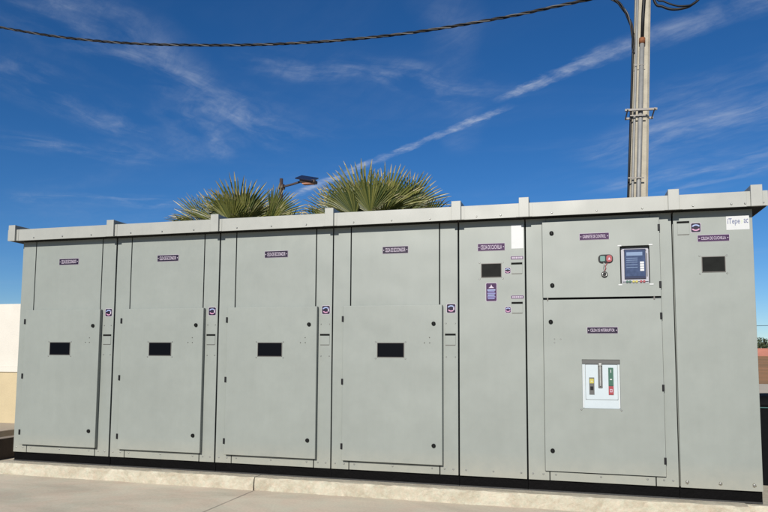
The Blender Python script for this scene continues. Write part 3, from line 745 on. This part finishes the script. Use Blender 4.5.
# ---- control and breaker cabinet (sixth)
t = thing('control_cabinet', 'wide grey cabinet with a touch screen above and a white circuit breaker front below', 'electrical cabinet', (6.230, 0, OZ-B), GR)
w = 1.392; ox = -.003
carcass(t, w); roof(t, w); rib(t, 0.0)
part('left_upright', 'cab', t, lambda b: sheetp(b, .008, .207, .002, ZB-.001))
part('right_upright', 'cab', t, lambda b: sheetp(b, 1.191, w-.008, .002, ZB-.001))
part('upper_panel', 'cab', t, lambda b: sheetp(b, .209, 1.189, 2.50, ZB-.0015, .001, .018))
k = part('kick_plate', 'cab', t, lambda b: sheetp(b, .216, 1.181, .003, .12))
for xx in (.270, .690, 1.110): part('rivet', 'zinc', k, lambda b: screw(b, xx, B+.060, .0095))
for xx in (.050, .150, 1.255, 1.335): part('rivet', 'zinc', t, lambda b: screw(b, xx, B+.060, .0095))
y = -.028
def door_frame(b, x0, x1, z0, z1, holes, y0, y1):
    """sheet with one rectangular opening"""
    a, b2, c, d = holes
    box(b, x0, x1, y0, y1, B+z0, B+c); box(b, x0, x1, y0, y1, B+d, B+z1); box(b, x0, a, y0, y1, B+c, B+d); box(b, b2, x1, y0, y1, B+c, B+d)
    bmesh.ops.remove_doubles(b, verts=b.verts, dist=.0001)
dr = part('upper_door', 'cab', t, lambda b: door_frame(b, .172, 1.272, 1.797, 2.562, (.915, 1.178, 1.925, 2.283), y, -.003))
part('door_seal', 'gasket', dr, lambda b: box(b, .167, .905, -.003, -.0006, B+1.787, B+2.555))
part('door_seal', 'gasket', dr, lambda b: box(b, 1.19, 1.277, -.003, -.0006, B+1.787, B+2.555))
for zz in (2.462, 1.908): hinge(dr, 1.268, zz, y)
for zz in (2.446, 1.920): knob(dr, .262, zz, y)
name_plate(dr, 'GABINETE DE CONTROL', .530, .812, 2.363, 2.432, y)
hm = part('control_terminal', 'hmi_case', dr, lambda b: (box(b, .921, 1.172, .010, .016, B+1.93, B+2.278), frame(b, .930, 1.166, B+1.945, B+2.266, .014, -.002, .0099)))
part('recess_shadow', 'gasket', dr, lambda b: (box(b, .907, .9148, y-.002, .016, B+1.925, B+2.293), box(b, .907, 1.178, y-.002, .016, B+2.2832, B+2.293)))  # black strips painting the shadow along the opening's left and top edges
part('bezel', 'screen_dark', hm, lambda b: box(b, .948, 1.145, -.006, .0098, B+1.972, B+2.262, .003))
part('screen', 'screen_blue', hm, lambda b: box(b, .955, 1.138, -.008, -.0061, B+1.995, B+2.250))
part('screen_banner', 'screen_pale', hm, lambda b: box(b, .968, 1.115, -.009, -.0081, B+2.197, B+2.232))
for zz in (2.170, 2.150, 2.130, 2.105, 2.08): part('screen_line', 'screen_pale', hm, lambda b: box(b, .966, 1.070, -.009, -.0081, B+zz, B+zz+.005))
for i in range(4): part('screen_key', 'white_paint', hm, lambda b: box(b, 1.092, 1.128, -.009, -.0081, B+2.045+i*.024, B+2.045+i*.024+.020))
part('card_slot', 'panel_grey', hm, lambda b: box(b, 1.152, 1.158, -.004, -.0021, B+1.99, B+2.22))
for xx, mm in ((.972, 'green'), (.998, 'green'), (1.030, 'yellow'), (1.058, 'yellow'), (1.098, 'red'), (1.126, 'red')):
    part('push_button', mm, hm, lambda b: disc(b, xx, B+1.945, .0115, -.004, .0099, 12))
for xx in (.905, 1.190):
    for zz in (1.912, 2.296): part('corner_clip', 'white_paint', dr, lambda b: box(b, xx-.018, xx+.018, y-.004, y, B+zz-.006, B+zz+.006, .001))
sw = part('switch_block', 'black_plastic', dr, lambda b: prism(b, rrect(.704, .842, B+2.130, B+2.212, .035), y-.012, y))
part('start_button', 'teal', sw, lambda b: prism(b, rrect(.722, .768, B+2.145, B+2.198, .010), y-.020, y-.0121))
part('stop_button', 'red', sw, lambda b: prism(b, rrect(.780, .832, B+2.138, B+2.204, .020), y-.020, y-.0121))
part('stop_mark', 'label_white', sw, lambda b: prism(b, [(.795, B+2.158), (.819, B+2.158), (.807, B+2.184)], y-.0215, y-.0201))
key = thing('hanging_key', 'small round key fob hanging on cords below the red and green buttons', 'key', (6.230+.757, y, OZ+2.05))
part('fob', 'black_plastic', key, lambda b: disc(b, .003, -.033, .030, -.012, -.001, 18))
part('ring', 'zinc', key, lambda b: tube(b, [(.003+.020*math.cos(a*PI/8), -.015, -.033+.020*math.sin(a*PI/8)) for a in range(17)], .004, 6, False))
part('cord', 'zinc', key, lambda b: tube(b, [(.003, -.008, -.004), (-.004, -.01, .03), (.002, -.01, .06), (-.002, -.008, .088)], .0035, 6))
part('cord', 'red', key, lambda b: tube(b, [(.003, -.008, -.004), (.018, -.012, .03), (.012, -.01, .05), (.038, -.008, .088)], .0035, 6))

dl = part('lower_door', 'cab', t, lambda b: door_frame(b, .172, 1.272, .098, 1.775, (.532, .884, .712, 1.186), y, -.003))
part('door_seal', 'gasket', dl, lambda b: (box(b, .167, .525, -.003, -.0006, B+.089, B+1.783)))
part('door_seal', 'gasket', dl, lambda b: (box(b, .895, 1.277, -.003, -.0006, B+.089, B+1.783)))
part('door_seal', 'gasket', dl, lambda b: (box(b, .5255, .8945, -.003, -.0006, B+.086, B+.70)))
for zz in (1.607, .923, .243): hinge(dl, 1.268, zz, y)
for zz in (1.556, .295): knob(dl, .242, zz, y)
for xx in (.215, 1.21): part('door_clip', 'dark_zinc', t, lambda b: box(b, xx-.006, xx+.006, y-.003, -.001, B+1.762, B+1.797, .001))
for xx, zz in ((.275, 1.385), (.335, 1.385), (.275, 1.350)): part('screw', 'zinc', dl, lambda b: screw(b, xx, B+zz, .0065, y))
name_plate(dl, 'CELDA DE INTERRUPTOR', .586, .874, 1.438, 1.503, y, 'dark_purple')
bk = part('circuit_breaker', 'breaker_white', t, lambda b: box(b, .5335, .8825, -.012, .017, B+.7135, B+1.1845, .001))
part('breaker_recess_shadow', 'recess_grey', bk, lambda b: box(b, .5345, .8815, -.022, -.0121, B+1.143, B+1.1835, .001))  # dark bar standing in for the shadow at the top of the opening
part('breaker_cover', 'breaker_white', bk, lambda b: prism(b, rrect(.565, .860, B+.800, B+1.135, .012), -.019, -.0121))
part('cover_edge', 'dark_zinc', bk, lambda b: frame(b, .562, .863, B+.797, B+1.138, .0025, -.0145, -.0122))
for xx in (.540, .872): part('side_rail', 'white_paint', bk, lambda b: box(b, xx, xx+.007, -.020, -.0121, B+.72, B+1.13))
part('lever_slot', 'recess_grey', bk, lambda b: prism(b, rrect(.681, .722, B+.908, B+1.140, .006), -.0215, -.0191))
part('charging_lever', 'zinc', bk, lambda b: (box(b, .695, .708, -.031, -.0216, B+.93, B+1.135, .002), box(b, .687, .716, -.036, -.0216, B+1.125, B+1.150, .003)))
ind = part('indicator', 'recess_grey', bk, lambda b: box(b, .597, .645, -.0215, -.0191, B+.845, B+1.012, .001))
part('flag', 'yellow', ind, lambda b: box(b, .602, .640, -.0235, -.0216, B+.955, B+1.000))
part('flag', 'black_plastic', ind, lambda b: box(b, .607, .635, -.0235, -.0216, B+.890, B+.925))
part('flag_mark', 'white_paint', ind, lambda b: box(b, .613, .629, -.0245, -.0236, B+.973, B+.979))
part('close_button', 'green', bk, lambda b: box(b, .776, .822, -.028, -.0191, B+.933, B+1.108, .002))
part('open_button', 'red', bk, lambda b: box(b, .776, .822, -.028, -.0191, B+.848, B+.930, .002))
part('button_mark', 'white_paint', bk, lambda b: (box(b, .796, .802, -.0292, -.0281, B+1.060, B+1.090), box(b, .790, .808, -.0292, -.0281, B+.990, B+1.000)))
part('button_mark', 'label_white', bk, lambda b: frame(b, .788, .810, B+.873, B+.903, .005, -.0292, -.0281))
for xx in (.520, .890): part('screw', 'zinc', dl, lambda b: screw(b, xx, B+.700, .009, y))

# ---- right end cabinet (seventh)
t = thing('end_cabinet', 'rightmost narrow grey cabinet with the white company sticker below the roof', 'electrical cabinet', (7.623, 0, OZ-B), GR)
w = .699
carcass(t, w); roof(t, w, last=True); rib(t, 0.0); rib(t, .708)
fp = part('front_panel', 'cab', t, lambda b: sheetp(b, .008, w, .002, ZB-.001))
mat('rust_tint', (.17, .155, .11), .6, 0, .25, 60)
for xx in (.064, .346, .628):
    def stain(b):
        r_ = random.Random(int(xx*1000)); P = []
        for i in range(18):
            a = 2*PI*i/18; rr = .016*r_.uniform(.8, 1.35)
            P.append((xx+rr*math.cos(a)*.9, B+.054+rr*math.sin(a)*(1.25 if math.sin(a) < 0 else .9)))
        prism(b, P, -.0006, .0)
    part('rust_mark', 'rust_tint', fp, stain)
    part('rivet', 'zinc', fp, lambda b: screw(b, xx, B+.056, .012, -.0006))
name_plate(t, 'CELDA DE CUCHILLA', .219, .498, 2.310, 2.375, 0)
view_window(t, .255, .450, 2.022, 2.162, 0, 'panel_grey')
lock_sticker(t, .163, .254, 2.402, 2.496, 0, 0)
slot_cover(t, .041, .154, 2.388, 2.512)
p = part('company_sticker', 'sticker_white', t, lambda b: box(b, .474, .672, -.0015, 0, B+2.414, B+2.545))
text('lettering', 'iTepe', .486, .592, B+2.455, B+2.525, -.0018, 'text_blue', p, .01)
text('lettering', 'y', .600, .620, B+2.470, B+2.505, -.0018, 'text_pale', p, .01)
text('lettering', 'ac', .625, .662, B+2.475, B+2.515, -.0018, 'text_blue', p, .01)

S.render.engine = 'CYCLES'
